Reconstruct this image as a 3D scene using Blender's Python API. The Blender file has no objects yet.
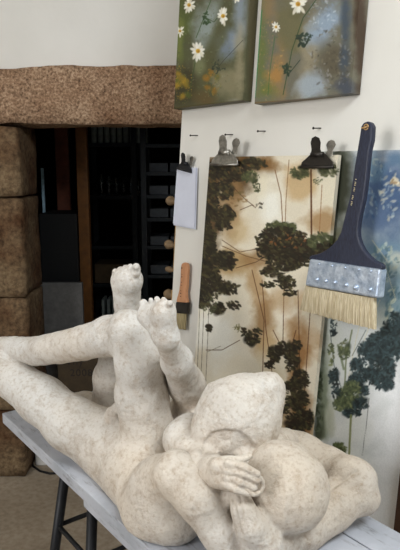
import bpy, bmesh, math, random
import numpy as np
from mathutils import Vector, Matrix, noise
random.seed(7); rng = np.random.default_rng(5)
SC = bpy.context.scene; COL = SC.collection

# ------------------------------------------------------------------ camera and frames
FP = 600.0; PITCH = math.radians(10.4); EYE = 1.5
cp, sp = math.cos(PITCH), math.sin(PITCH)
cam = bpy.data.cameras.new('camera'); camo = bpy.data.objects.new('camera', cam); COL.objects.link(camo)
cam.sensor_fit = 'VERTICAL'; cam.sensor_height = 24; cam.lens = FP/550*24; cam.clip_start = .02
camo.location = (0, 0, EYE); camo.rotation_euler = (math.radians(90)-PITCH, 0, 0); SC.camera = camo
cam.dof.use_dof = False
_a = math.atan2(.775, 1.0167)
U = np.array([math.sin(_a), -math.cos(_a), 0.]); V = np.array([math.cos(_a), math.sin(_a), 0.]); Wv = np.array([0, 0, 1.])
TAB = .75                                   # height of the table top
O3 = np.array([-.1, 1.07, TAB]); EYE3 = np.array([0, 0, EYE])
def ray(px, py):
    x = (px-200)/FP; y = (275-py)/FP
    return np.array([x, cp+y*sp, -sp+y*cp])
def uvw(P): q = np.asarray(P)-O3; return np.array([q@U, q@V, q[2]])
def world(q): return O3+q[0]*U+q[1]*V+q[2]*Wv
def at(px, py, v=None, w=None, d=None):     # point of the table frame (u, v, w) seen at a place of the photo
    r = ray(px, py)
    if v is not None: t = (v-(EYE3-O3)@V)/(r@V)
    elif w is not None: t = (w-(EYE-TAB))/r[2]
    else: t = d
    return uvw(EYE3+r*t), t
BV0, LEAN = .60, .075
def onb(px, py, e=0., t=LEAN, v0=BV0):      # point on the leaning board, e metres in front of it
    r = ray(px, py)
    n = V-t*Wv; k = math.sqrt(1+t*t)
    c = (EYE3-O3)@n
    s = (v0-e*k-c)/(r@n)
    return EYE3+r*s
def bn(t=LEAN): n = -(V-t*Wv); return n/np.linalg.norm(n)
def bup(t=LEAN): n = t*V+Wv; return n/np.linalg.norm(n)
def yat(px, py, Y): r = ray(px, py); return EYE3+r*(Y/r[1])
def project(P):
    q = np.asarray(P)-EYE3
    zc = q[..., 1]*cp-q[..., 2]*sp
    return 200+FP*q[..., 0]/zc, 275-FP*(q[..., 1]*sp+q[..., 2]*cp)/zc

# ------------------------------------------------------------------ materials
def lin(c):
    c = np.asarray(c, float)/255
    return np.where(c <= .04045, c/12.92, ((c+.055)/1.055)**2.4)
def L4(c): return tuple(lin(c))+(1.,)
class NT:
    def __init__(s, name, rough=.8):
        s.m = bpy.data.materials.new(name); s.m.use_nodes = True; s.n = s.m.node_tree.nodes; s.l = s.m.node_tree.links
        s.b = s.n['Principled BSDF']; s.b.inputs['Roughness'].default_value = rough; s.tc = s.n.new('ShaderNodeTexCoord')
        s.b.inputs['Specular IOR Level'].default_value = .3
    def noise(s, scale, detail=5, rough=.6, vec=None, stretch=None, coord='Object'):
        t = s.n.new('ShaderNodeTexNoise'); t.inputs['Scale'].default_value = scale; t.inputs['Detail'].default_value = detail
        t.inputs['Roughness'].default_value = rough
        src = s.tc.outputs[coord]
        if stretch:
            mp = s.n.new('ShaderNodeMapping'); mp.inputs['Scale'].default_value = stretch[:3]
            if len(stretch) > 4: mp.vector_type = stretch[4]
            if len(stretch) > 3: mp.inputs['Rotation'].default_value = (0, 0, stretch[3])
            s.l.new(src, mp.inputs['Vector']); src = mp.outputs[0]
        s.l.new(src, t.inputs['Vector']); return t.outputs['Fac']
    def voro(s, scale, feature='F1'):
        t = s.n.new('ShaderNodeTexVoronoi'); t.inputs['Scale'].default_value = scale; t.feature = feature
        s.l.new(s.tc.outputs['Object'], t.inputs['Vector']); return t.outputs['Distance']
    def ramp(s, fac, stops):
        r = s.n.new('ShaderNodeValToRGB'); e = r.color_ramp.elements
        e[0].position, e[0].color = stops[0][0], L4(stops[0][1]); e[1].position, e[1].color = stops[1][0], L4(stops[1][1])
        for p, c in stops[2:]: x = e.new(p); x.color = L4(c)
        s.l.new(fac, r.inputs['Fac']); return r.outputs['Color']
    def mix(s, fac, a, b, mode='MIX'):
        m = s.n.new('ShaderNodeMix'); m.data_type = 'RGBA'; m.blend_type = mode
        for inp, v in ((m.inputs['Factor'], fac), (m.inputs['A'], a), (m.inputs['B'], b)):
            if hasattr(v, 'links'): s.l.new(v, inp)
            else: inp.default_value = v
        return m.outputs['Result']
    def col(s, c):
        if hasattr(c, 'links'): s.l.new(c, s.b.inputs['Base Color'])
        else: s.b.inputs['Base Color'].default_value = L4(c)
        return s
    def bump(s, h, strength=.3, dist=.005):
        b = s.n.new('ShaderNodeBump'); b.inputs['Strength'].default_value = strength; b.inputs['Distance'].default_value = dist
        s.l.new(h, b.inputs['Height'])
        prev = s.b.inputs['Normal'].links
        if prev: s.l.new(prev[0].from_socket, b.inputs['Normal'])
        s.l.new(b.outputs['Normal'], s.b.inputs['Normal']); return s
def plain(name, c, rough=.7, metal=0, var=.12, scale=30, bump=.1):
    t = NT(name, rough); t.b.inputs['Metallic'].default_value = metal
    c = np.array(c, float); n = t.noise(scale)
    t.col(t.ramp(n, [(.3, np.clip(c*(1-var), 0, 255)), (.7, np.clip(c*(1+var), 0, 255))]))
    if bump: t.bump(t.noise(scale*4), bump, .002)
    return t.m
M = {}
t = NT('wall_plaster', .9); t.col(t.ramp(t.noise(2.5), [(.3, (228, 224, 216)), (.7, (236, 232, 225))])); t.bump(t.noise(14), .15, .01); M['plaster'] = t.m
t = NT('granite', .92)
g = t.ramp(t.noise(95, 3, .7), [(.30, (92, 76, 64)), (.44, (156, 132, 110)), (.56, (188, 164, 140)), (.72, (226, 206, 182))])
big = t.ramp(t.noise(5, 4), [(.3, (196, 172, 154)), (.7, (255, 246, 236))])
c = t.mix(1., g, big, 'MULTIPLY'); t.col(c); t.bump(t.noise(60, 4), .6, .012).bump(t.noise(9, 4), .5, .04); M['granite'] = t.m
t = NT('brown_stone', .92)
g = t.ramp(t.noise(40, 5, .7), [(.30, (72, 58, 42)), (.48, (116, 97, 74)), (.70, (150, 130, 102))])
big = t.ramp(t.noise(4, 3), [(.35, (176, 142, 118)), (.65, (250, 246, 240))])
t.col(t.mix(1., g, big, 'MULTIPLY')); t.bump(t.noise(30), .6, .012).bump(t.noise(7), .5, .04); M['stone'] = t.m
t = NT('concrete_floor', .75)
t.col(t.mix(1., t.ramp(t.noise(3, 6, .65), [(.3, (150, 136, 117)), (.7, (176, 162, 143))]), t.ramp(t.noise(45, 4), [(.3, (226, 220, 214)), (.6, (255, 255, 255))]), 'MULTIPLY'))
t.bump(t.noise(30), .15, .005); M['floor'] = t.m
def sculpt_mat(name, tint):
    t = NT(name, .88)
    base = t.ramp(t.noise(7, 6, .6), [(.3, np.array((207, 200, 191))*tint), (.62, np.array((224, 220, 214))*tint)])
    grime = t.ramp(t.noise(26, 8, .75), [(.34, (200, 180, 158)), (.50, (255, 255, 255))])
    speck = t.ramp(t.noise(130, 3, .6), [(.30, (224, 214, 202)), (.48, (255, 255, 255))])
    warm = t.ramp(t.noise(3.2, 3, .5), [(.38, (255, 255, 255)), (.68, (248, 234, 216))])
    c = t.mix(.55, base, grime, 'MULTIPLY'); c = t.mix(.7, c, speck, 'MULTIPLY'); c = t.mix(.8, c, warm, 'MULTIPLY'); t.col(c)
    t.bump(t.noise(28, 7, .6), .6, .014).bump(t.noise(110, 5, .75), .75, .004)
    return t.m
M['plaster_cast'] = sculpt_mat('weathered_plaster', 1.0)
t = NT('painted_planks', .6)
c = t.ramp(t.noise(6, 6, .6), [(.3, (160, 163, 170)), (.6, (190, 192, 199))])
sc_ = t.ramp(t.noise(70, 5, .7, stretch=(5, 1, 1, _a-math.pi/2, 'TEXTURE')), [(.33, (168, 160, 152)), (.45, (255, 255, 255))])
t.col(t.mix(.6, c, sc_, 'MULTIPLY')); t.bump(t.noise(60, 5), .2, .003); M['table'] = t.m
t = NT('board_paint', .75); t.col(t.ramp(t.noise(1.6, 4), [(.3, (218, 213, 203)), (.7, (228, 224, 216))])); t.bump(t.noise(80), .06, .002); M['board'] = t.m
def vcol(name, rough=.55, bump=.2):
    t = NT(name, rough); a = t.n.new('ShaderNodeAttribute'); a.attribute_name = 'paint'
    k = t.ramp(t.noise(260, 3), [(.3, (232, 232, 232)), (.7, (255, 255, 255))])
    t.col(t.mix(.6, a.outputs['Color'], k, 'MULTIPLY')); t.bump(t.noise(300, 3), bump, .001); return t.m
M['paint'] = vcol('oil_paint', .5)
M['black_metal'] = plain('black_steel', (34, 34, 36), .45, .3)
M['dark_metal'] = plain('dark_steel', (60, 56, 52), .4, .8)
M['steel'] = plain('worn_steel', (150, 146, 138), .35, .9, .2, 60)
M['raw_wood'] = plain('raw_wood', (176, 140, 92), .7, 0, .15, 20)
M['knob_wood'] = plain('knob_wood', (124, 102, 76), .7)
t = NT('orange_wood', .45); t.col(t.ramp(t.noise(14, 4, .6, stretch=(6, 6, .6)), [(.3, (172, 118, 82)), (.7, (200, 146, 106))])); M['orange_wood'] = t.m
t = NT('navy_wood', .45)
t.col(t.mix(.75, t.ramp(t.noise(3, 3), [(.3, (44, 47, 62)), (.7, (58, 62, 80))]), t.ramp(t.noise(60, 5, .7, stretch=(8, 8, 1)), [(.38, (255, 255, 255)), (.66, (150, 140, 140))]), 'MULTIPLY'))
M['navy'] = t.m
t = NT('galvanised', .38); t.b.inputs['Metallic'].default_value = .75
t.col(t.ramp(t.noise(38, 6, .7), [(.35, (152, 168, 190)), (.6, (216, 226, 240))])); t.bump(t.noise(30), .5, .006); M['galv'] = t.m
def brm(name, a, b):
    t = NT(name, .8); f = t.noise(1, 3, .6, stretch=(330, 330, 16)); t.col(t.ramp(f, [(.3, a), (.7, b)])); t.bump(f, .6, .004); return t.m
M['bristle'] = brm('hog_bristle', (168, 150, 116), (222, 208, 178))
M['bristle_dark'] = brm('used_bristle', (112, 98, 66), (172, 156, 118))
M['paper'] = plain('paper', (208, 210, 222), .8, 0, .03, 10)
M['ink'] = plain('ink', (30, 26, 24), .6, 0, 0, 10, 0)
M['gilt'] = plain('gilt_lettering', (206, 190, 150), .5, 0, .05, 10, 0)
M['case_brown'] = plain('case_brown', (62, 50, 34), .7)
M['frame_wood'] = plain('frame_wood', (64, 42, 28), .6)
M['slit_light_blue'] = plain('slit_light_blue', (170, 200, 214), .5)
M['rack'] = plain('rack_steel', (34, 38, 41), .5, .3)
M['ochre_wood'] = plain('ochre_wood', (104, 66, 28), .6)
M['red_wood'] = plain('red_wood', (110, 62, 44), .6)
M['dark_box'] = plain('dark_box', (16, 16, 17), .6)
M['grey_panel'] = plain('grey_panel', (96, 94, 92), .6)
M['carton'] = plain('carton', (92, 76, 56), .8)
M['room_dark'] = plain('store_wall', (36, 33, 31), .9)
M['cable'] = plain('black_rubber', (22, 22, 22), .5)
M['plug'] = plain('white_plastic', (216, 212, 206), .4, 0, .02)
t = NT('glass', .05); t.b.inputs['Transmission Weight'].default_value = 1; t.b.inputs['Base Color'].default_value = (.85, .95, .95, 1); t.b.inputs['IOR'].default_value = 1.45; M['glass'] = t.m
M['book_pale'] = plain('pale_spine', (150, 160, 156), .6); M['book_dark'] = plain('dark_spine', (70, 74, 78), .6)

# ------------------------------------------------------------------ object helpers
def tag(o, label=None, cat=None, group=None, kind=None):
    for k, v in (('label', label), ('category', cat), ('group', group), ('kind', kind)):
        if v: o[k] = v
    return o
def wloc(o):
    p = Vector((0, 0, 0))
    while o is not None: p += o.location; o = o.parent
    return p
def mk(name, verts, faces, mat, parent=None, smooth=False, bevel=0, origin=None):
    verts = np.asarray(verts, float)
    base = np.array(wloc(parent)) if parent is not None else np.zeros(3)
    loc = np.array(origin, float) if origin is not None else np.array([*(verts.min(0)+verts.max(0))[:2]/2, verts[:, 2].min()])
    me = bpy.data.meshes.new(name); me.from_pydata((verts-loc).tolist(), [], faces)
    me.materials.append(mat if not isinstance(mat, str) else M[mat])
    bm = bmesh.new(); bm.from_mesh(me); bmesh.ops.recalc_face_normals(bm, faces=bm.faces); bm.to_mesh(me); bm.free()
    if smooth:
        for p in me.polygons: p.use_smooth = True
    o = bpy.data.objects.new(name, me); COL.objects.link(o); o.parent = parent; o.location = loc-base
    if bevel:
        b = o.modifiers.new('bevel', 'BEVEL'); b.width = bevel; b.segments = 2; b.limit_method = 'ANGLE'
    return o
def empty(name, loc): o = bpy.data.objects.new(name, None); COL.objects.link(o); o.location = loc; o.empty_display_size = .05; return o
class MB:
    def __init__(s): s.v = []; s.f = []
    def add(s, vs, fs): k = len(s.v); s.v += [tuple(map(float, a)) for a in vs]; s.f += [tuple(i+k for i in f) for f in fs]; return s
    def box(s, o, a, b, c):                 # corner o and three edge vectors
        o, a, b, c = map(np.asarray, (o, a, b, c))
        vs = [o+i*a+j*b+k*c for k in (0, 1) for j in (0, 1) for i in (0, 1)]
        return s.add(vs, [(0, 1, 3, 2), (4, 6, 7, 5), (0, 4, 5, 1), (2, 3, 7, 6), (0, 2, 6, 4), (1, 5, 7, 3)])
    def aabb(s, x0, x1, y0, y1, z0, z1): return s.box((x0, y0, z0), (x1-x0, 0, 0), (0, y1-y0, 0), (0, 0, z1-z0))
    def tube(s, pts, r, n=10, close=False):
        pts = [np.asarray(p, float) for p in pts]; rs = r if hasattr(r, '__len__') else [r]*len(pts)
        vs = []; m = len(pts)
        for i, p in enumerate(pts):
            a = pts[(i-1) % m] if close or i else pts[0]; b = pts[(i+1) % m] if close or i < m-1 else pts[-1]
            d = b-a; d /= np.linalg.norm(d)+1e-9
            h = np.array([0, 0, 1.]) if abs(d[2]) < .9 else np.array([1., 0, 0])
            x = np.cross(d, h); x /= np.linalg.norm(x); y = np.cross(d, x)
            for k in range(n): q = 2*math.pi*k/n; vs.append(p+rs[i]*(math.cos(q)*x+math.sin(q)*y))
        fs = []
        for i in range(m if close else m-1):
            j = (i+1) % m
            for k in range(n): k2 = (k+1) % n; fs.append((i*n+k, i*n+k2, j*n+k2, j*n+k))
        if not close: fs += [tuple(range(n)), tuple((m-1)*n+k for k in range(n))]
        return s.add(vs, fs)
    def lathe(s, o, prof, n=14, ax=(0, 0, 1)):
        ax = np.asarray(ax, float); ax /= np.linalg.norm(ax)
        h = np.array([0, 0, 1.]) if abs(ax[2]) < .9 else np.array([1., 0, 0]); x = np.cross(ax, h); x /= np.linalg.norm(x); y = np.cross(ax, x)
        vs = [np.asarray(o)+z*ax+r*(math.cos(2*math.pi*k/n)*x+math.sin(2*math.pi*k/n)*y) for r, z in prof for k in range(n)]
        fs = [(i*n+k, i*n+(k+1) % n, (i+1)*n+(k+1) % n, (i+1)*n+k) for i in range(len(prof)-1) for k in range(n)]
        fs += [tuple(range(n)), tuple((len(prof)-1)*n+k for k in range(n))]
        return s.add(vs, fs)
    def prism(s, pts, vec):                 # planar outline pushed along vec
        n = len(pts); vs = [np.asarray(p) for p in pts]+[np.asarray(p)+np.asarray(vec) for p in pts]
        return s.add(vs, [tuple(range(n)), tuple(range(2*n-1, n-1, -1))]+[(i, (i+1) % n, n+(i+1) % n, n+i) for i in range(n)])
    def put(s, name, mat, parent=None, **k): return mk(name, s.v, s.f, mat, parent, **k)
def bpoly(pts, e0, e1, t=LEAN, v0=BV0):     # outline read on the board plane, from e0 to e1 in front of it
    f = [onb(x, y, e1, t, v0) for x, y in pts]
    return MB().prism(f, -bn(t)*(e1-e0))

# ------------------------------------------------------------------ the room
struct = lambda o: tag(o, kind='structure')
WY = 2.73; WT = .27
xl, xr = -.800, .55
zlin = yat(100, 125, WY)[2]; zlt = yat(100, 66, WY)[2]
struct(MB().aabb(-2.4, 2.9, -2.6, 6.1, -.05, 0).put('floor', 'floor'))
struct(MB().aabb(-2.4, 2.9, -2.6, 6.1, 2.9, 2.95).put('ceiling', 'plaster'))
struct(MB().aabb(-2.45, -2.4, -2.6, 6.1, 0, 2.9).put('wall_left', 'plaster'))
struct(MB().aabb(2.9, 2.95, -2.6, 6.1, 0, 2.9).put('wall_right', 'plaster'))
w = MB().aabb(-2.4, 2.9, WY+.012, WY+WT, zlt-.01, 2.9).aabb(-2.4, xl-.33, WY+.012, WY+WT, 0, zlt-.01).aabb(xr+.33, 2.9, WY+.012, WY+WT, 0, zlt-.01)
struct(w.put('wall_back', 'plaster'))
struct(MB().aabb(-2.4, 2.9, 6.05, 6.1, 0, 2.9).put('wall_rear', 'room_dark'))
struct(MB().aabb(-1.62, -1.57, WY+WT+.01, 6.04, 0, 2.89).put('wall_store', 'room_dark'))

def rough_block(x0, x1, y0, y1, z0, z1, amp=.012, seed=0, n=.035, arch=0, chamfer=0):
    nx, ny, nz = [max(2, int((b-a)/n)) for a, b in ((x0, x1), (y0, y1), (z0, z1))]
    bm = bmesh.new(); idx = {}
    def vert(i, j, k):
        if (i, j, k) in idx: return idx[i, j, k]
        p = Vector((x0+(x1-x0)*i/nx, y0+(y1-y0)*j/ny, z0+(z1-z0)*k/nz))
        c = Vector(((x0+x1)/2, (y0+y1)/2, (z0+z1)/2)); 
        if chamfer and p.z < z0+chamfer: p.y = max(p.y, y0+(z0+chamfer-p.z)*.35) if p.y < y0+.1 else p.y
        # round the arrises
        for ax in range(3): pass
        q = p+(c-p).normalized()*0
        e = [min(abs(p[a]-l), abs(p[a]-h)) for a, (l, h) in enumerate(((x0, x1), (y0, y1), (z0, z1)))]
        edge = sorted(e)[1]
        if edge < .02: q += (c-p).normalized()*(.02-edge)*.35
        q += noise.noise_vector(p*6+Vector((seed, 0, 0)))*amp+noise.noise_vector(p*22+Vector((seed, 5, 0)))*amp*.4
        if arch: q.z += -arch*((p.x-(x0+x1)/2)/((x1-x0)/2))**2*(p.z-z0)/(z1-z0)
        idx[i, j, k] = bm.verts.new(q); return idx[i, j, k]
    for i in range(nx):
        for k in range(nz):
            for j in (0, ny): bm.faces.new([vert(i, j, k), vert(i+1, j, k), vert(i+1, j, k+1), vert(i, j, k+1)])
    for j in range(ny):
        for k in range(nz):
            for i in (0, nx): bm.faces.new([vert(i, j, k), vert(i, j+1, k), vert(i, j+1, k+1), vert(i, j, k+1)])
    for i in range(nx):
        for j in range(ny):
            for k in (0, nz): bm.faces.new([vert(i, j, k), vert(i+1, j, k), vert(i+1, j+1, k), vert(i, j+1, k)])
    bmesh.ops.recalc_face_normals(bm, faces=bm.faces)
    vs = [tuple(v.co) for v in bm.verts]; bm.verts.index_update(); fs = [tuple(v.index for v in f.verts) for f in bm.faces]; bm.free(); return vs, fs
def block(name, mat, *a, **k): v, f = rough_block(*a, **k); return mk(name, v, f, mat, smooth=True)
struct(block('trim_1', 'granite', xl-.32, xr+.32, WY-.035, WY+WT, zlin+.004, zlt, arch=.02, chamfer=.085, seed=3, amp=.010))
for i, (za, zb, xa) in enumerate([(0, yat(20, 410, WY)[2], .05), (yat(20, 410, WY)[2]+.006, yat(20, 297, WY)[2], .0), (yat(20, 297, WY)[2]+.006, yat(20, 198, WY)[2], .0), (yat(20, 198, WY)[2]+.006, zlin-.002, .0)]):
    struct(block('trim_%d' % (2+i), 'stone', xl-.32, xl-xa, WY-.03, WY+WT, za, zb, seed=10+i, amp=.009))
for i, (za, zb) in enumerate([(0, .8), (.806, zlin-.002)]):
    struct(block('trim_%d' % (6+i), 'stone', xr, xr+.32, WY-.03, WY+WT, za, zb, seed=20+i, amp=.014))

# ------------------------------------------------------------------ the sculpture
def seg(P, a, b, ra, rb):
    ab = b-a; L = (ab**2).sum()+1e-12
    t = np.clip(((P-a)@ab)/L, 0, 1)[..., None]
    return np.linalg.norm(P-(a+t*ab), axis=-1)-(ra+(rb-ra)*t[..., 0])
class Field:
    def __init__(s, lo, hi, h):
        s.lo = np.array(lo); s.h = h; s.n = np.ceil((np.array(hi)-s.lo)/h).astype(int)+1
        s.F = np.full(s.n, 1., np.float32)
        s.ax = [s.lo[i]+h*np.arange(s.n[i]) for i in range(3)]
    def win(s, a, b, pad):
        lo = np.minimum(a, b)-pad; hi = np.maximum(a, b)+pad
        i0 = np.clip(((lo-s.lo)/s.h).astype(int), 0, s.n-1); i1 = np.clip(((hi-s.lo)/s.h).astype(int)+2, 1, s.n)
        sl = tuple(slice(p, max(q, p+1)) for p, q in zip(i0, i1))
        P = np.stack(np.meshgrid(*[s.ax[i][sl[i]] for i in range(3)], indexing='ij'), -1)
        return sl, P
    def join(s, sl, d, k):
        A = s.F[sl]
        if k > 0:
            h = np.clip(.5+.5*(A-d)/k, 0, 1); s.F[sl] = A+(d-A)*h-k*h*(1-h)
        else: s.F[sl] = np.minimum(A, d)
    def cut(s, sl, d, k):
        A = s.F[sl]; h = np.clip(.5-.5*(A+d)/k, 0, 1); s.F[sl] = A+(-d-A)*h+k*h*(1-h)
    def chain(s, nodes, k=.02):
        for (a, ra), (b, rb) in zip(nodes[:-1], nodes[1:]):
            sl, P = s.win(a, b, max(ra, rb)+k*1.5+.02); s.join(sl, seg(P, a, b, ra, rb), k)
    def ball(s, a, r, k=.02): sl, P = s.win(a, a, r+k*1.5+.02); s.join(sl, np.linalg.norm(P-a, axis=-1)-r, k)
    def groove(s, nodes, k=.004):
        for (a, ra), (b, rb) in zip(nodes[:-1], nodes[1:]):
            sl, P = s.win(a, b, max(ra, rb)+.03); s.cut(sl, seg(P, a, b, ra, rb), k)
    def mesh(s):
        F = s.F; n = s.n; ins = F < 0
        c = [F[i:n[0]-1+i, j:n[1]-1+j, k:n[2]-1+k] for i in (0, 1) for j in (0, 1) for k in (0, 1)]
        cn = sum((x < 0).astype(np.int8) for x in c); act = (cn > 0) & (cn < 8)
        ci = np.argwhere(act); idx = np.full(act.shape, -1, np.int64); idx[act] = np.arange(len(ci))
        cv = np.stack([x[act] for x in c], 1); offs = np.array([(i, j, k) for i in (0, 1) for j in (0, 1) for k in (0, 1)], float)
        acc = np.zeros((len(ci), 3)); cnt = np.zeros(len(ci))
        for p in range(8):
            for q in range(p+1, 8):
                if np.abs(offs[p]-offs[q]).sum() != 1: continue
                m = (cv[:, p] < 0) != (cv[:, q] < 0); t = cv[m, p]/(cv[m, p]-cv[m, q])
                acc[m] += offs[p]+t[:, None]*(offs[q]-offs[p]); cnt[m] += 1
        vs = s.lo+s.h*(ci+acc/cnt[:, None]); fs = []
        for ax in range(3):
            a, b = [x for x in range(3) if x != ax]
            sl0 = [slice(1, -1)]*3; sl0[ax] = slice(0, -1); sl1 = [slice(1, -1)]*3; sl1[ax] = slice(1, None)
            ch = ins[tuple(sl0)] != ins[tuple(sl1)]; e = np.argwhere(ch)
            off = np.array([1, 1, 1]); off[ax] = 0; e = e+off
            def g(da, db): x = e.copy(); x[:, a] -= da; x[:, b] -= db; return idx[x[:, 0], x[:, 1], x[:, 2]]
            q = np.stack([g(1, 1), g(0, 1), g(0, 0), g(1, 0)], 1); fl = ins[tuple(sl0)][ch]
            if ax == 1: fl = ~fl
            q[~fl] = q[~fl][:, ::-1]; fs.append(q)
        return vs, np.concatenate(fs)
def N(px, py, r, **k): q, t = at(px, py, **k); return q, r*t/FP
def C(*nodes): return [N(*n[:3], **n[3]) for n in nodes]
vv = lambda x: dict(v=x)
dd = lambda x: dict(d=x)
ww = lambda x: dict(w=x)
HH = .003
# -- the reclining figure: back on the table, legs crossed to the left, arms folded round the head
A = Field((-1.02, -.22, -.01), (.62, .56, .56), HH)
A.chain(C((158, 503, 36, vv(.085)), (140, 470, 37, vv(.12)), (122, 453, 36, vv(.125)), (100, 440, 29, vv(.10))), .03)
A.chain(C((100, 438, 28, vv(.09)), (72, 424, 25.5, vv(.05)), (42, 400, 22, vv(.01)), (0, 369, 20, vv(-.035)), (-22, 356, 19, vv(-.05))), .03)
q0, r0 = N(-22, 356, 19, v=-.05)
A.chain([(q0, r0), (q0+np.array([-.10, .03, -.10]), r0*.85), (np.array([q0[0]-.20, .05, .035]), .03)], .02)
A.chain([(np.array([q0[0]-.20, .05, .03]), .026), (np.array([q0[0]-.30, .04, .02]), .018)], .02)
A.chain(C((147, 426, 27, vv(.14)), (141.5, 395, 24.5, vv(.13)), (139, 362, 22.5, vv(.12)), (133, 334, 21.5, vv(.115))), .025)
A.chain(C((130, 332, 19.5, vv(.11)), (110, 336, 19.5, vv(.095)), (84, 342.5, 17.5, vv(.065))), .02)
A.chain(C((84, 342.5, 17.5, vv(.065)), (60, 347.5, 16, vv(.04)), (35, 351, 14.5, vv(.02)), (15, 347.5, 11, vv(.0)), (-12, 345.5, 8.5, vv(-.02))), .005)
A.chain(C((-12, 345.5, 8.5, vv(-.02)), (-40, 345, 8, vv(-.04))), .005)
A.ball(*N(126, 324, 13, v=.10), .02)
A.chain(C((112, 412, 4.5, vv(.10)), (118, 408, 4.5, vv(.10)), (124, 410, 4.5, vv(.105))), .012)
A.ball(*N(114, 417, 8, v=.105), .02)
# left arm
A.chain(C((160, 507, 37, vv(.07)), (172, 508, 36, vv(.07))), .03)
A.chain(C((160, 485, 30, vv(.06)), (176, 474, 23, vv(.045))), .03)
A.chain(C((176, 474, 22, vv(.04)), (200, 496, 25, vv(.055)), (220, 530, 20, vv(.075)), (236, 562, 18, vv(.09))), .012)
# head
A.chain(C((262, 462, 18, vv(.22)), (283, 480, 30, vv(.22))), .03)
hc, ht = at(287, 487, v=.20)
# right arm: shoulder behind the head, elbow at the right, forearm back under the head
A.chain(C((268, 447, 22, vv(.36)), (300, 457, 23, vv(.39)), (330, 470, 20, vv(.405)), (352, 479, 19, vv(.405))), .02)
A.chain(C((357, 480, 20, vv(.40)), (358, 497, 19, vv(.395))), .02)
A.chain(C((356, 494, 19, vv(.385)), (330, 506, 24, vv(.33)), (300, 526, 25, vv(.25)), (268, 540, 22, vv(.16)), (252, 540, 20, vv(.12))), .012)
A.ball(*N(366, 499, 14, v=.40), .01)
A.ball(*N(345, 474, 17, v=.39), .02)
A.chain(C((283, 480, 39.5, vv(.205)), (287, 488, 42, vv(.20)), (289, 494, 38, vv(.20))), .004)
# right hand, fingers upwards against the left forearm
hd = 1.035
A.chain(C((266, 544, 17, dd(1.085)), (250, 526, 13, dd(1.07)), (243, 509, 10, dd(1.07)), (239, 495, 9, dd(1.085))), .02)
A.ball(*N(230, 497, 9, d=1.11), .015)
# ear: rim ring on the side of the head
pts = []
for k in range(9):
    a = math.radians(-75+k*230/8); x = 254.5+8.5*math.cos(a); y = 485+9.5*math.sin(a); pts.append((x, y, 2.1, dd(1.043+.012*max(0, math.cos(a))))) 
A.chain(C(*pts), .004)
A.ball(*N(252, 485, 9, d=1.075), .008)
# -- the embracing figure: head on the other's chest, hand at the ear
B = Field((-1.02, -.12, -.01), (.5, .56, .62), HH)
# face: forehead set back behind the hair edge, brow, closed eye and nose bridge
dH = 1.24
def hs(x, y, off=0):                          # depth of the head's near surface there
    r2 = 41**2-(x-236)**2-(y-417)**2
    return dH*(1-math.sqrt(max(r2, 30))/FP)+off
# torso hidden behind, hip in view
B.chain(C((240, 450, 24, dd(1.27)), (212, 447, 26, dd(1.36)), (196, 430, 24, vv(.27)), (190, 417, 23.5, vv(.30))), .03)
B.ball(*N(203, 412, 20, v=.30), .02)
B.chain(C((246, 460, 12, dd(1.17)), (268, 446, 13, dd(1.24)), (285, 442, 14, dd(1.33))), .02)
# arm round the neck with the hand at the ear
B.chain(C((212, 433, 17, dd(1.37)), (190, 433, 17.5, dd(1.31)), (183, 440, 18.5, dd(1.28)), (192, 454, 17.5, dd(1.225)), (203, 465, 15.5, dd(1.165)), (215, 471, 13.5, dd(1.11)), (226, 476, 12, dd(1.085))), .02)
B.chain(C((218, 466, 9, dd(1.08)), (232, 468, 7, dd(1.065))), .012)
B.chain(C((217, 478, 9, dd(1.085)), (230, 484, 7, dd(1.065))), .012)
for a, b, c, r in [((228, 463.5), (244, 467), (257, 474), 4.1), ((227, 470.5), (243, 474.5), (257, 481), 4.1), ((226, 477.5), (241, 482.5), (254, 487.5), 4.0), ((225, 484), (236, 489.5), (249, 493.5), 3.9)]:
    B.chain(C((*a, r, dd(1.058)), (*b, r*1.02, dd(1.043)), (*c, r*.92, dd(1.045))), .003)
B.chain(C((224, 462, 6, dd(1.085)), (240, 460.5, 4.4, dd(1.075)), (250, 456.5, 3, dd(1.078))), .004)
H = Field((-.2, -.02, .05), (.2, .5, .45), HH)
off_ = np.round((H.lo-B.lo)/HH).astype(int); H.lo = B.lo+off_*HH; H.ax = [H.lo[i]+HH*np.arange(H.n[i]) for i in range(3)]
H.chain(C((222, 431, 28, dd(1.228)), (236, 418, 40, dd(1.24)), (252, 405, 30, dd(1.25))), .03)
H.chain(C((212, 436, 17, dd(1.215)), (226, 441, 18, dd(1.21)), (245, 438, 20, dd(1.222))), .02)
H.chain(C((252, 405, 31, dd(1.25)), (266, 392, 17, dd(1.26)), (270, 387, 13, dd(1.255))), .02)
H.chain(C((245, 430, 26, dd(1.23)), (262, 428, 16, dd(1.24))), .02)
sl = tuple(slice(o, o+n) for o, n in zip(off_, H.n)); B.join(sl, H.F, .004)
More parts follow.
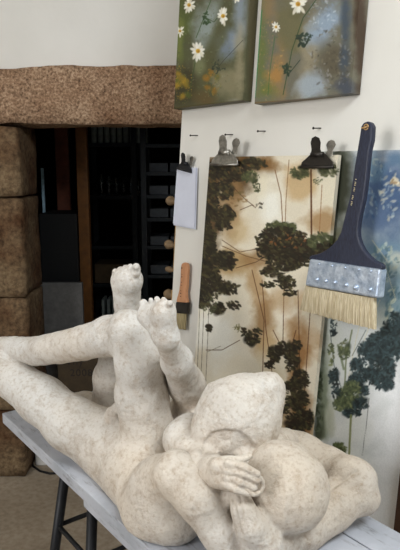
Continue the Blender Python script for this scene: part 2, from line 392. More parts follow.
# raised leg on the right with its sole towards the room
B.chain(C((169, 344, 12, vv(.105)), (177, 361, 15, vv(.15)), (186, 383, 17.5, vv(.225)), (194, 402, 20, vv(.28))), .02)
def foot(F, heel, ball1, ball2, toes, v, k=.012):
    (hx, hy, hr), (ax, ay, ar), (bx, by, br) = heel, ball1, ball2
    hn = N(hx, hy, hr, v=v+.01)
    F.chain([hn, N(ax, ay, ar, v=v)], k); F.chain([hn, N(bx, by, br, v=v)], k); F.chain([N(ax, ay, ar, v=v), N(bx, by, br, v=v)], k)
    for (x0, y0, x1, y1, r) in toes: F.chain([N(x0, y0+4, r*1.25, v=v), N(x0, y0, r*1.1, v=v+.001), N(x1, y1+.4, r, v=v-.004)], .0045)
foot(B, (166.5, 337, 12.5), (149, 315, 11), (164, 312, 11),
     [(145.5, 308, 143.5, 303, 4.8), (151.5, 303, 151, 299.5, 3.1), (157.5, 301.5, 157, 298.5, 3.1), (163.5, 303, 163.5, 299.5, 3.0), (169, 305.5, 170, 302.5, 2.9)], .075)
# other leg, behind the crossed thigh, its foot standing up over the knee
B.chain(C((108, 412, 17.5, vv(.21)), (110, 378, 15.5, vv(.20)), (117, 340, 14, vv(.19)), (127, 312, 11, vv(.18))), .02)
foot(B, (127, 304, 12.5), (124.5, 281, 12.5), (129.5, 280, 12.5),
     [(116, 273, 115.5, 271, 3.0), (120.5, 271, 120.5, 269, 3.0), (125.5, 269.5, 125.5, 267.5, 3.0), (130.5, 269, 130.5, 266.5, 3.0), (136, 269, 136, 266.5, 3.8)], .165)
B.chain(C((190, 425, 24, vv(.29)), (150, 430, 22, vv(.26)), (108, 417, 16, vv(.21)), (86, 404, 11, vv(.19)), (77, 402, 9.5, vv(.18))), .025)
# flatten what rests on the table; keep a small gap between the two figures' skins
wz = A.ax[2][None, None, :]; A.F = np.maximum(A.F, (.001-wz).astype(np.float32))
wz = B.ax[2][None, None, :]; B.F = np.maximum(B.F, (.001-wz).astype(np.float32))
sculpture = empty('sculpture', world((-.05, .2, 0)))
tag(sculpture, 'pale weathered plaster sculpture of two entwined nude figures lying on the grey plank table', 'sculpture')
def sstep(x, a, b): t = np.clip((x-a)/(b-a), 0, 1); return t*t*(3-2*t)
def dline(X, Y, pts):
    best = np.full(X.shape, 1e9)
    for (xa, ya), (xb, yb) in zip(pts[:-1], pts[1:]):
        vx, vy = xb-xa, yb-ya; t = np.clip(((X-xa)*vx+(Y-ya)*vy)/(vx*vx+vy*vy), 0, 1); best = np.minimum(best, np.hypot(X-xa-t*vx, Y-ya-t*vy))
    return best
def crease(X, Y, pts, depth, w=1.): return -depth*np.exp(-(dline(X, Y, pts)/w)**2)
def detail_head(P, X, Y, facing, zc):
    """tooled detail: set-back face under the hair edge, closed eye, strokes in the hair, creases between the fingers"""
    on = (facing > .1)
    hl = [(186, 452), (201, 447), (204.5, 440), (211, 432.5), (225, 429), (239, 431), (249, 438), (256, 446), (262, 462)]
    xs = np.array([p[0] for p in hl]); ys = np.array([p[1] for p in hl]); below = Y-np.interp(X, xs, ys)
    head = on & (zc > 1.14) & (zc < 1.26) & (X > 190) & (X < 290) & (Y < 464)
    face = sstep(below, -1.2, 1.6)*(X > 200)*(X < 258)*head
    d = -.0055*face
    hair = head*(1-face)*sstep(-below, 0, 3)
    strokes = np.array([noise.noise(Vector((p[0]*150+p[2]*110, p[1]*60, p[2]*60-p[0]*35))) if h > 0 else 0 for p, h in zip(P, hair)])
    d = d+hair*(strokes*.0016+.0006)
    d = d+face*(crease(X, Y, [(219, 440.5), (224.5, 442), (230, 440.3)], .0018, 1.2)+.0012*np.exp(-((X-223)/9)**2-((Y-448)/4)**2))
    hand = on*(zc < 1.12)*(X > 215)*(X < 262)*(Y > 458)*(Y < 497)
    for pts in ([(236, 469), (246, 472.5), (258, 478)], [(234, 475.5), (244, 479.5), (257, 485)], [(231, 482.5), (240, 487), (250, 491)]): d = d+hand*crease(X, Y, pts, .003, 1.1)
    return d
def detail_man(P, X, Y, facing, zc):
    on = facing > .1
    d = on*crease(X, Y, [(356, 471), (342, 480), (331, 488)], .006, 2.2)*(zc > 1.1)*(X > 328)
    d = d+on*(zc < 1.2)*(crease(X, Y, [(240, 495), (241.5, 510), (243, 522)], .005, 1.3)+crease(X, Y, [(232, 497), (236, 515), (242, 535)], .004, 1.6))
    bald = on*(np.hypot(X-286, Y-487) < 46)*(zc < 1.16)
    d = d+bald*.003*np.exp(-(dline(X, Y, [(268, 446), (282, 468), (288, 492), (284, 520)])/5)**2)
    return d
def body(name, F, label, seed, detail):
    vs, fs = F.mesh(); vs2 = []
    nrm = np.zeros_like(vs)
    gx = np.gradient(F.F, F.h) if False else None
    i = np.clip(((vs-F.lo)/F.h).astype(int), 1, F.n-2)
    for a in range(3):
        e = np.zeros(3, int); e[a] = 1; ip = i+e; im = i-e
        nrm[:, a] = F.F[ip[:, 0], ip[:, 1], ip[:, 2]]-F.F[im[:, 0], im[:, 1], im[:, 2]]
    nrm /= np.linalg.norm(nrm, axis=1)[:, None]+1e-9
    P0 = O3+vs[:, :1]*U+vs[:, 1:2]*V+vs[:, 2:]*Wv
    nw = nrm[:, :1]*U+nrm[:, 1:2]*V+nrm[:, 2:]*Wv; view = EYE3-P0; dist = np.linalg.norm(view, axis=1); facing = (nw*view).sum(1)/dist
    X, Y = project(P0)
    disp = np.array([noise.noise(Vector(p)*16+Vector((seed, 0, 0)))*.0016+noise.noise(Vector(p)*45)*.0009 for p in vs])
    disp = disp+detail(P0, X, Y, facing, P0[:, 1]*cp-(P0[:, 2]-EYE)*sp)
    vs = vs+nrm*disp[:, None]; vs[:, 2] = np.maximum(vs[:, 2], .0008)
    P = O3+vs[:, :1]*U+vs[:, 1:2]*V+vs[:, 2:]*Wv
    o = mk(name, P, fs.tolist(), 'plaster_cast', sculpture, smooth=True); o['label'] = label
    return o
body('reclining_figure', A, 'figure lying on its back with crossed legs and arms folded round its head', 1, detail_man)
body('embracing_figure', B, 'figure resting its head and hand on the other, soles turned up', 2, detail_head)

# ------------------------------------------------------------------ the table and its stands
table = empty('plank_table', world((-.2, .22, -TAB)))
tag(table, 'long narrow grey-white plank table on black metal legs carrying the sculpture', 'table')
tb = MB(); U0, U1 = -.842, .80; TH = .032
vs_ = [.0, .125, .2425, .3525, .447]
for i in range(4): tb.box(world((U0+random.uniform(0, .012), vs_[i], -TH)), U*(U1-U0-.02), V*(vs_[i+1]-vs_[i]-.004), Wv*TH)
tb.put('tabletop', 'table', table, bevel=.002)
bt = MB()
bt.box(world((-.30, .004, -TH-.022)), U*(U1+.25), V*.03, Wv*.022)
for u in (-.76, .0, .6): bt.box(world((u, .04, -TH-.022)), U*.05, V*.37, Wv*.022)
bt.put('batten', 'table', table, bevel=.002)
def stand(p, legs_top, spread, parent):
    ft = []
    for (u, v), (su, sv) in zip(legs_top, spread):
        a = world((u, v, -TH-.024)); b = world((u+su, v+sv, -TAB+.004)); ft.append((a, b))
        MB().tube([a, b], .0135, 12).put('leg', 'black_metal', parent, smooth=True)
    def pt(i, f): a, b = ft[i]; return a+(b-a)*f
    for i, j, f in ((0, 1, .22), (1, 2, .22), (2, 3, .22), (3, 0, .22), (0, 1, .75), (2, 3, .75)):
        MB().tube([pt(i, f), pt(j, f)], .0065, 8).put('rung', 'black_metal', parent, smooth=True)
    for i, j in ((0, 3), (1, 2)): MB().tube([pt(i, .0)+Wv*.0, pt(j, .0)], .012, 8).put('top_rail', 'black_metal', parent, smooth=True)
ua = at(63, 470, v=.03)[0][0]; ub = at(91, 507, v=.03)[0][0]
stand(None, [(ua, .035), (ub, .035), (ub, .36), (ua, .36)], [(-.10, -.075), (.05, -.075), (.05, .02), (-.10, .02)], table)
stand(None, [(.36, .035), (.62, .035), (.62, .36), (.36, .36)], [(-.02, -.01), (.03, -.01), (.03, .01), (-.02, .01)], table)

# cable and plug on the floor behind the table
pz = yat(40, 455, 1)
def floor_at(px, py, z=0.): r = ray(px, py); return EYE3+r*((z-EYE)/r[2])
cb = [floor_at(x, y, .006) for x, y in [(29, 446), (31, 458), (33, 466), (40, 471), (50, 473.5), (58, 473), (68, 468)]]
P = []
for i in range(len(cb)-1):
    for s in np.linspace(0, 1, 5)[:-1]: P.append(cb[i]*(1-s)+cb[i+1]*s)
tag(MB().tube(P, .0055, 8).put('power_cable', 'cable', smooth=True), 'thin black cable looping across the floor behind the table legs', 'cable')
pl = floor_at(41, 466, 0); 
tag(MB().box(pl+[-.028, 0, 0], (.055, .0, 0), (0, .05, 0), (0, .0, .10)).put('power_adapter', 'plug', bevel=.008), 'small white plastic power adapter standing on floor near stone jamb', 'adapter')

# ------------------------------------------------------------------ the leaning board
bl0 = onb(176, 230); ub0 = uvw(bl0)
lu = uvw(onb(181.5, 120))[0]
BT = .022
bbase = world((0, BV0-LEAN*TAB, -TAB)); n_, g_ = bn(), bup()
H0 = math.sqrt(1+LEAN**2)
board = empty('display_board', bbase)
tag(board, 'tall white painted board leaning behind the table, holding pictures and brushes', 'board')
bc = world((lu, BV0-LEAN*TAB, -TAB))
MB().box(bc-n_*BT, U*(1.75-lu), n_*BT, g_*2.45).put('panel', 'board', board, bevel=.002)
MB().box(bc-n_*(BT+.03)+U*.004+n_*.008, U*.03, n_*.022, g_*2.44).put('back_batten', 'raw_wood', board)
for i, (x, y, r) in enumerate([(169.5, 201, 4.6), (168, 245, 4.6), (168, 270, 3), (167.5, 295, 5)]):
    p = onb(x+4, y, -.035); rr = r*1.9/FP*1.15
    MB().lathe(p, [(rr*.4, .02), (rr*.7, 0), (rr, -.012), (rr*1.05, -.022), (rr*.75, -.034), (rr*.2, -.037)], 14, U).put('knob', 'knob_wood', board, smooth=True)
for (x, y0, y1) in [(176.5, 222, 270), (172.6, 290, 335)]:
    a = onb(x, y0, -.012); b = onb(x-(y1-y0)*.05, y1, -.012)
    MB().tube([a, b], .0045, 6).put('edge_strip', 'raw_wood', board)
for i, (x, y) in enumerate([(191, 135.3), (226, 134.5), (258.5, 131), (314, 128)]):
    a = onb(x+7, y, 0.); b = onb(x-.5, y+.2, .024)
    # nails stand out of the board; their shanks read as short dashes
    m = MB().tube([a-n_*.003, b], .0016, 8); m.tube([b, b+n_*.0015], .0034, 10)
    nm = ['above the small clip', 'second from the left', 'above the brown painting', 'above the right bulldog clip'][i]
    tag(m.put('nail', 'dark_metal', smooth=False), 'black nail in white board, '+['leftmost, above the pinned papers', 'above the left bulldog clip', 'midway between the two bulldog clips', 'above the right bulldog clip'][i], 'nail', 'nails in the board')

# ------------------------------------------------------------------ painter
def fbm(h, w, base, seed, octv=4, sx=1., sy=1.):
    g = np.random.default_rng(seed); out = np.zeros((h, w)); amp = 1; tot = 0
    for o in range(octv):
        ny = max(2, int(h/base*2**o*sy))+2; nx = max(2, int(w/base*2**o*sx))+2
        G = g.random((ny, nx)); yy = np.linspace(0, ny-1.001, h); xx = np.linspace(0, nx-1.001, w)
        y0 = yy.astype(int); x0 = xx.astype(int); fy = (yy-y0)[:, None]; fx = (xx-x0)[None]
        fy = fy*fy*(3-2*fy); fx = fx*fx*(3-2*fx)
        a = G[y0][:, x0]*(1-fx)+G[y0][:, x0+1]*fx; b = G[y0+1][:, x0]*(1-fx)+G[y0+1][:, x0+1]*fx
        out += amp*(a*(1-fy)+b*fy); tot += amp; amp *= .55
    return out/tot
class Paint:
    S = 3
    def __init__(s, x0, y0, x1, y1, base, seed=1):
        s.x0, s.y0 = x0, y0; s.w = int((x1-x0)*s.S); s.h = int((y1-y0)*s.S); s.seed = seed
        s.I = np.ones((s.h, s.w, 3))*np.array(base, float); s.rg = np.random.default_rng(seed)
        s.yy, s.xx = np.mgrid[0:s.h, 0:s.w]; s.xx = s.xx/s.S+x0; s.yy = s.yy/s.S+y0; s.nz = fbm(s.h, s.w, 60, seed+9, 5)
    def wash(s, x, y, rx, ry, col, a=1, ang=0, p=1., jag=.8):
        c, n = math.cos(math.radians(ang)), math.sin(math.radians(ang)); dx = s.xx-x; dy = s.yy-y
        q = ((dx*c+dy*n)/rx)**2+((-dx*n+dy*c)/ry)**2
        k = np.clip((1.2-np.sqrt(q)+(s.nz-.5)*jag*2)*1.3, 0, 1)**p*a
        s.I += (np.array(col, float)-s.I)*np.clip(k, 0, 1)[..., None]
    def dab(s, x, y, rx, ry, ang, col, a=1, soft=.35):
        R = max(rx, ry)*1.3; i0 = max(0, int((x-R-s.x0)*s.S)); i1 = min(s.w, int((x+R-s.x0)*s.S)+2); j0 = max(0, int((y-R-s.y0)*s.S)); j1 = min(s.h, int((y+R-s.y0)*s.S)+2)
        if i0 >= i1 or j0 >= j1: return
        dx = s.xx[j0:j1, i0:i1]-x; dy = s.yy[j0:j1, i0:i1]-y; c, n = math.cos(ang), math.sin(ang)
        q = np.sqrt(((dx*c+dy*n)/rx)**2+((-dx*n+dy*c)/ry)**2); k = np.clip((1-q)/soft, 0, 1)*a
        W = s.I[j0:j1, i0:i1]; W += (np.array(col, float)-W)*k[..., None]
    def leaves(s, x, y, rx, ry, n, cols, size=2.2, a=.85, ang=None, asp=.45):
        if a > .6 and rx > 2.5 and n > 30:
            for _ in range(max(4, n//9)):
                r = math.sqrt(s.rg.random())*.8; t = s.rg.random()*6.283; c = np.array(cols[s.rg.integers(len(cols))])*.85
                s.dab(x+rx*r*math.cos(t), y+ry*r*math.sin(t), min(rx, 6)*.9, min(ry, 5)*.8, s.rg.random()*3, c, .85, .7)
        for _ in range(n):
            r = math.sqrt(s.rg.random()); t = s.rg.random()*6.283
            px, py = x+rx*r*math.cos(t), y+ry*r*math.sin(t); c = cols[s.rg.integers(len(cols))]
            c = np.array(c)*(.85+.3*s.rg.random()); z = size*(.5+s.rg.random())
            th = s.rg.normal(math.radians(ang), .5) if ang is not None else s.rg.random()*3.14
            s.dab(px, py, z, z*asp, th, c, a)
    def line(s, pts, w, col, a=.9):
        for (xa, ya), (xb, yb) in zip(pts[:-1], pts[1:]):
            L = math.hypot(xb-xa, yb-ya); n = max(2, int(L/(w*.4+.15)))
            for k in range(n):
                f = k/n; s.dab(xa+(xb-xa)*f, ya+(yb-ya)*f, w, w, 0, col, a, .6)
    def sample(s, X, Y):
        x = np.clip((X-s.x0)*s.S, 0, s.w-1.01); y = np.clip((Y-s.y0)*s.S, 0, s.h-1.01); i = x.astype(int); j = y.astype(int); fx = (x-i)[:, None]; fy = (y-j)[:, None]
        c = s.I[j, i]*(1-fx)*(1-fy)+s.I[j, i+1]*fx*(1-fy)+s.I[j+1, i]*(1-fx)*fy+s.I[j+1, i+1]*fx*fy
        return np.clip(c, 0, 255)
def canvas(name, P, corner, du, dv, width, height, thick, n, parent, step=.0016, mat='paint', nm='painted_face'):
    """painted front face plus wrapped sides; corner = lower left of the front, n = outward normal"""
    nx = int(width/step); ny = int(height/step); gx = np.linspace(0, width, nx+1); gy = np.linspace(0, height, ny+1)
    X, Y = np.meshgrid(gx, gy); front = corner+X[..., None]*du+Y[..., None]*dv
    V_ = front.reshape(-1, 3); idx = np.arange((nx+1)*(ny+1)).reshape(ny+1, nx+1)
    q = np.stack([idx[:-1, :-1], idx[:-1, 1:], idx[1:, 1:], idx[1:, :-1]], -1).reshape(-1, 4)
    Vs = [V_]; Fs = [q.tolist()]; base = len(V_)
    m = max(2, int(thick/step/2))
    for ring, flip in ((idx[:, -1], 0), (idx[:, 0], 1), (idx[0, :], 1), (idx[-1, :], 0)):
        prev = ring
        for k in range(1, m+1):
            p = V_[ring]-n*(thick*k/m); new = base+np.arange(len(ring)); Vs.append(p); base += len(ring)
            f = np.stack([prev[:-1], prev[1:], new[1:], new[:-1]], 1); Fs.append((f if flip else f[:, ::-1]).tolist()); prev = new
    k = [corner-n*thick, corner+du*width-n*thick, corner+du*width+dv*height-n*thick, corner+dv*height-n*thick]
    Vs.append(np.array(k)); Fs.append([(base+3, base+2, base+1, base)])
    A_ = np.concatenate(Vs); F_ = [f for g in Fs for f in g]
    o = mk(nm, A_, F_, mat, parent)
    px, py = project(A_); c = lin(P.sample(px, py))
    at_ = o.data.color_attributes.new('paint', 'FLOAT_COLOR', 'POINT')
    at_.data.foreach_set('color', np.concatenate([c, np.ones((len(c), 1))], 1).astype(np.float32).ravel())
    return o
def span(a, b, du): return float((np.asarray(b)-np.asarray(a))@du)

WHITE = [(238, 234, 220), (226, 220, 200), (246, 242, 230)]
def daisy(P, x, y, r, ang=0, sq=.8, n=12, cc=(206, 160, 40)):
    for k in range(n):
        a = 2*math.pi*k/n+ang+P.rg.normal(0, .12); rr = r*(.75+.35*P.rg.random())
        ex, ey = math.cos(a)*rr*sq, math.sin(a)*rr
        P.dab(x+ex*.55, y+ey*.55, math.hypot(ex, ey)*.5, r*.165, math.atan2(ey, ex), WHITE[k % 3], .95)
    P.dab(x, y, r*.24, r*.24, 0, cc, 1); P.dab(x+.4, y+.4, r*.12, r*.12, 0, (150, 104, 24), .8)
# painting 1: daisies, olive ground
P = Paint(168, -70, 270, 116, (84, 84, 58), 11)
P.wash(180, 10, 14, 60, (84, 92, 42), .9); P.wash(206, 20, 13, 34, (150, 160, 156), .9, 15); P.wash(226, 45, 14, 22, (122, 134, 148), .85, 20)
P.wash(240, 10, 10, 50, (146, 158, 172), .8); P.wash(228, 84, 20, 22, (134, 126, 96), .9); P.wash(185, 88, 16, 26, (58, 52, 28), .95)
P.wash(240, 60, 6, 50, (158, 148, 118), .7); P.wash(214, 50, 8, 60, (84, 82, 48), .7, 20); P.wash(206, 100, 14, 12, (96, 74, 36), .7)
P.wash(252, 50, 6, 80, (92, 84, 58), .95); P.wash(234, 103, 12, 5, (152, 148, 138), .6); P.wash(180, 40, 5, 26, (118, 126, 60), .7); P.wash(200, 66, 7, 12, (150, 156, 110), .5)
P.leaves(182, 84, 12, 20, 120, [(160, 130, 30), (190, 150, 40), (92, 104, 40)], .7, .8); P.leaves(212, 82, 9, 14, 90, [(168, 120, 40), (120, 116, 56), (70, 84, 60)], .8, .7)
P.leaves(205, 40, 34, 60, 300, [(70, 80, 46), (110, 116, 80), (140, 146, 120)], 1.2, .35)
P.line([(211, 0), (203, 20), (196, 38)], .5, (60, 84, 40)); P.line([(222, 12), (214, 22), (206, 18)], .5, (56, 72, 36)); P.line([(196, 58), (190, 90)], .5, (62, 80, 40)); P.line([(243, 40), (224, 60), (216, 70)], .35, (52, 50, 40))
P.leaves(207, 20, 4, 8, 14, [(50, 72, 38)], 2, .9); P.leaves(219, 70, 7, 4, 16, [(46, 54, 40)], 1.6, .8); P.leaves(216, 64, 5, 6, 10, [(46, 54, 40)], 1.2, .7)
daisy(P, 198, 51, 11, .3, .72); daisy(P, 223, 16, 10, .8, .55); daisy(P, 189, 5, 9, 0, .75); daisy(P, 180, 31, 6.5, .2, .8, 9); daisy(P, 237, -2, 6, .2, .8); daisy(P, 205, -30, 9); daisy(P, 186, -42, 8)
P.line([(172, 108), (245, 101)], 1.6, (74, 66, 34), .7)
cn = onb(174, 109, .035); cr = onb(242.6, 102, .035)
o = canvas('p', P, cn, U, g_, span(cn, cr, U), .52, .0335, n_, None, nm='daisy_painting')
tag(o, 'unframed painting of white daisies on olive ground, upper left of the two flower canvases', 'painting', 'flower canvases')
# painting 2
P = Paint(248, -70, 376, 116, (112, 108, 92), 12)
P.wash(262, 50, 10, 60, (104, 112, 62), .95); P.wash(276, 70, 13, 30, (176, 128, 66), .85, 10); P.wash(290, 30, 14, 40, (110, 104, 70), .8); P.wash(310, 50, 10, 50, (160, 148, 120), .7, 10)
P.wash(328, 20, 16, 30, (148, 164, 180), .95, 20); P.wash(312, 84, 16, 15, (160, 170, 178), .9, -20); P.wash(336, 60, 18, 22, (92, 84, 66), .85); P.wash(345, 88, 12, 12, (64, 70, 84), .8); P.wash(345, 20, 6, 60, (66, 78, 92), .8)
P.wash(267, 90, 12, 12, (108, 116, 52), .8); P.wash(361, 40, 7, 70, (70, 54, 40), .95); P.wash(300, 6, 10, 10, (90, 86, 56), .6); P.wash(268, 10, 8, 20, (150, 120, 80), .6)
P.leaves(330, 60, 22, 30, 130, [(70, 66, 56), (120, 110, 90), (150, 150, 150)], 2, .45); P.leaves(322, 15, 14, 16, 60, [(196, 204, 212), (130, 144, 160)], 2, .4); P.leaves(270, 60, 14, 42, 140, [(80, 110, 60), (150, 140, 90), (190, 150, 90)], 1.1, .4)
P.line([(316, 0), (303, 18), (292, 50), (286, 80), (283, 95)], .6, (52, 74, 44)); P.line([(262, 10), (258, 60), (255, 98)], .6, (60, 130, 80)); P.line([(275, 36), (270, 70), (268, 95)], .5, (70, 100, 56)); P.line([(300, 60), (288, 75)], .5, (40, 56, 40))
P.leaves(303, 40, 6, 7, 22, [(42, 56, 44)], 2.4, .9); P.leaves(287, 70, 5, 5, 16, [(42, 60, 44)], 2.2, .9); P.leaves(308, 36, 5, 4, 8, [(42, 56, 44)], 2, .9)
daisy(P, 298, 4, 12, .3, .8, 13, (200, 150, 50)); daisy(P, 276, 27, 6.5, .2, .75, 9); daisy(P, 292, -30, 9); daisy(P, 335, -30, 8)
P.line([(252, 103), (352, 97)], 1.2, (112, 90, 56), .6)
cn = onb(254.5, 104, .035); cr = onb(350.6, 98, .035)
o = canvas('p', P, cn, U, g_, span(cn, cr, U), .55, .0335, n_, None, nm='daisy_painting')
tag(o, 'unframed flower painting with pale blue patches, the right one of the two daisy canvases', 'painting', 'flower canvases')
# the brown woodland painting on board
P = Paint(176, 150, 350, 470, (228, 217, 194), 21)
P.wash(225, 172, 38, 26, (84, 60, 34), .95); P.wash(232, 215, 12, 40, (150, 118, 76), .6); P.wash(206, 215, 15, 75, (66, 46, 26), .95); P.wash(255, 165, 24, 8, (120, 80, 36), .9); P.wash(240, 230, 14, 18, (208, 184, 142), .8)
P.wash(272, 205, 15, 26, (246, 242, 228), 1); P.wash(262, 185, 9, 14, (236, 226, 200), .9); P.wash(330, 190, 13, 18, (232, 222, 196), .9); P.wash(318, 222, 16, 14, (160, 122, 76), .75)
P.wash(300, 185, 16, 22, (196, 160, 108), .7); P.wash(232, 262, 18, 16, (178, 146, 98), .85); P.wash(262, 258, 14, 12, (140, 104, 62), .7); P.wash(215, 330, 26, 40, (240, 236, 224), 1); P.wash(246, 330, 12, 30, (230, 220, 200), .8)
P.wash(262, 318, 14, 26, (146, 108, 64), .8); P.wash(256, 290, 10, 22, (170, 132, 84), .7); P.wash(284, 312, 10, 12, (236, 226, 206), 1); P.wash(300, 350, 16, 30, (156, 110, 62), .9); P.wash(268, 345, 12, 16, (190, 156, 108), .7); P.wash(312, 330, 5, 16, (224, 206, 176), .6); P.wash(305, 300, 12, 10, (210, 180, 140), .7)
P.wash(270, 400, 14, 50, (216, 196, 156), .8); P.wash(300, 410, 14, 34, (120, 76, 34), .85); P.wash(307, 372, 5, 8, (232, 216, 190), .9); P.wash(291, 364, 4, 5, (240, 230, 214), .9); P.wash(255, 420, 10, 30, (196, 160, 96), .7)
DK = [(30, 26, 16), (42, 38, 22), (54, 46, 26), (40, 28, 16), (72, 66, 40)]; GR = [(74, 80, 50), (92, 94, 60), (60, 62, 38)]
P.line([(275, 170), (281, 195), (283, 230)], .6, (126, 84, 44)); P.line([(289, 160), (286, 200), (285, 230)], .5, (140, 98, 58)); P.line([(311, 170), (311.5, 240)], 1.1, (92, 52, 24)); P.line([(322, 185), (319, 240)], .5, (150, 104, 60))
for px_ in (196, 199, 203, 208): P.line([(px_+2, 270), (px_, 330), (px_-3, 400)], .35, (92, 74, 50), .8)
for a in [[(252, 270), (264, 320), (262, 400)], [(262, 280), (266, 330), (276, 400)], [(284, 285), (283, 340), (290, 360)], [(298, 290), (300, 380)], [(311, 300), (304, 400), (300, 440)], [(273, 330), (288, 360), (296, 330)]]: P.line(a, .55, (88, 50, 24), .8)
P.wash(226, 205, 16, 30, (150, 116, 74), .55); P.wash(282, 300, 14, 14, (168, 130, 84), .5)
for a in [[(222, 240), (240, 252), (262, 248)], [(222, 246), (246, 256), (268, 262)], [(236, 268), (256, 262), (274, 252)], [(206, 350), (222, 350), (240, 340)], [(240, 210), (252, 205), (256, 208)], [(232, 186), (246, 200), (254, 206)]]: P.line(a, .5, (84, 54, 28), .8)
for (x, y, rx, ry, n) in [(212, 176, 14, 14, 170), (206, 205, 13, 20, 220), (222, 190, 12, 10, 90), (231, 174, 16, 8, 90), (252, 164, 14, 6, 60), (205, 240, 11, 18, 180), (224, 214, 12, 8, 100), (224, 226, 8, 5, 40), (209, 262, 14, 14, 170), (226, 260, 10, 10, 90), (212, 285, 14, 14, 150), (228, 288, 11, 6, 60), (203, 300, 9, 8, 70), (218, 308, 8, 6, 36), (234, 305, 7, 4, 24), (209, 328, 3, 3, 16), (200, 272, 7, 26, 120)]:
    P.leaves(x, y, rx, ry, n, DK, 2.6, .85, 35)
P.leaves(225, 190, 26, 24, 90, [(96, 82, 48), (122, 92, 50)], 2, .5, 30)
P.leaves(251, 177, 9, 6, 50, GR, 2, .8); P.leaves(257, 187, 4, 5, 22, GR, 1.8, .8); P.leaves(260, 205, 5, 3, 12, DK, 1.4, .6)
for (x, y, rx, ry, n, c) in [(281, 228, 16, 6, 120, GR), (282, 240, 26, 13, 330, DK), (296, 250, 18, 12, 180, DK), (270, 252, 14, 8, 90, DK), (285, 262, 18, 9, 140, DK), (306, 256, 16, 10, 120, DK), (322, 242, 14, 9, 120, GR), (326, 252, 10, 9, 90, DK), (273, 272, 12, 5, 50, DK), (285, 282, 10, 7, 60, DK), (268, 285, 6, 4, 18, DK), (290, 292, 6, 4, 24, DK)]:
    P.leaves(x, y, rx, ry, n, c, 2.5, .9, 20)
P.leaves(286, 240, 20, 9, 26, [(140, 84, 40), (120, 92, 54)], 1.8, .7)
P.leaves(300, 172, 9, 7, 60, GR, 2, .8, 20); P.leaves(328, 170, 10, 7, 50, GR, 2, .7, 20); P.leaves(310, 166, 8, 4, 24, GR, 1.8, .7, 20); P.leaves(318, 181, 5, 4, 20, GR, 1.6, .6)
for (x, y, rx, ry, n) in [(252, 340, 8, 6, 50), (246, 332, 5, 4, 26), (258, 332, 4, 4, 18), (275, 354, 7, 8, 60), (284, 348, 8, 6, 50), (295, 345, 7, 4, 36), (270, 366, 5, 5, 26), (292, 360, 7, 12, 80), (300, 380, 9, 10, 90), (290, 386, 6, 5, 36), (297, 400, 12, 12, 150), (305, 420, 9, 12, 120), (294, 425, 9, 12, 110), (284, 410, 5, 5, 24)]:
    P.leaves(x, y, rx, ry, n, DK, 2.3, .88, 30)
P.leaves(238, 328, 5, 4, 16, [(110, 104, 60)], 1.6, .6); P.line([(221, 346), (207, 352)], .3, (120, 110, 80)); P.leaves(209, 306, 8, 8, 30, [(84, 88, 60)], 1.8, .6)
t2 = .092; e2 = .045; n2 = bn(t2); g2 = bup(t2)
v2 = BV0-.055                                # its foot stands out a little from the board
cn0 = onb(209.7, 157, 0, t2, v2); cr0 = onb(338, 157, 0, t2, v2)
hgt = .80
o = canvas('p', P, cn0-g2*hgt, U, g2, span(cn0, cr0, U), hgt, .012, n2, None, nm='woodland_painting')
tag(o, 'tall brown sepia painting of trees on board, hung from two bulldog clips', 'painting')
# the large blue and green tree painting on canvas
P = Paint(290, 140, 440, 620, (214, 216, 212), 31)
P.wash(385, 260, 60, 50, (150, 168, 176), 1, 0, 1, .3); P.wash(385, 195, 44, 56, (78, 100, 134), 1, 0, 1, .3); P.wash(375, 220, 22, 22, (96, 116, 146), .9); P.wash(372, 165, 18, 16, (110, 142, 162), .8); P.wash(395, 160, 20, 10, (96, 124, 150), .8); P.wash(340, 185, 17, 56, (58, 60, 46), 1, 0, 1, .4); P.wash(332, 250, 14, 30, (98, 92, 62), .9)
P.wash(385, 250, 22, 10, (120, 148, 166), .7); P.wash(390, 268, 18, 8, (168, 180, 172), .7); P.wash(398, 258, 8, 6, (214, 212, 190), .7); P.wash(330, 330, 16, 26, (214, 218, 208), .9); P.wash(396, 300, 16, 22, (110, 134, 142), .8); P.wash(384, 320, 10, 14, (206, 210, 198), .7)
P.wash(400, 440, 50, 80, (243, 243, 242), 1); P.wash(352, 460, 22, 60, (236, 236, 230), .9); P.wash(324, 400, 8, 60, (120, 128, 104), .9); P.wash(318, 430, 6, 26, (70, 74, 54), .9); P.wash(400, 520, 60, 70, (243, 243, 242), 1, 0, 1, .2)
P.leaves(372, 190, 14, 34, 60, [(200, 204, 190), (60, 90, 130), (140, 166, 180)], 2.6, .5, 60); P.leaves(392, 195, 12, 26, 60, [(70, 92, 124), (170, 184, 186), (216, 206, 180)], 3, .5, -50); P.leaves(396, 182, 5, 5, 14, [(216, 204, 176), (180, 150, 110)], 3, .8)
P.leaves(385, 262, 14, 20, 70, [(206, 208, 186), (112, 140, 150), (90, 116, 120)], 3.4, .55, -60); P.leaves(394, 310, 8, 24, 50, [(196, 196, 170), (84, 112, 122)], 3.2, .6, -70)
for a in [[(368, 290), (356, 340), (348, 380)], [(380, 300), (360, 350), (346, 390)], [(384, 262), (396, 300)], [(372, 240), (388, 262)]]: P.line(a, .5, (214, 206, 176), .7)
P.line([(330, 330), (334, 365), (342, 390)], .5, (70, 84, 84)); P.line([(352, 330), (346, 360), (344, 400)], 1., (120, 128, 92), .8); P.line([(366, 330), (352, 356)], .5, (96, 104, 92), .8); P.line([(338, 345), (344, 370)], 1.6, (128, 138, 108), .7)
TR = [(42, 54, 56), (54, 68, 70), (36, 44, 42), (66, 82, 84)]; OL = [(104, 112, 76), (122, 128, 88), (84, 94, 66), (70, 80, 58)]
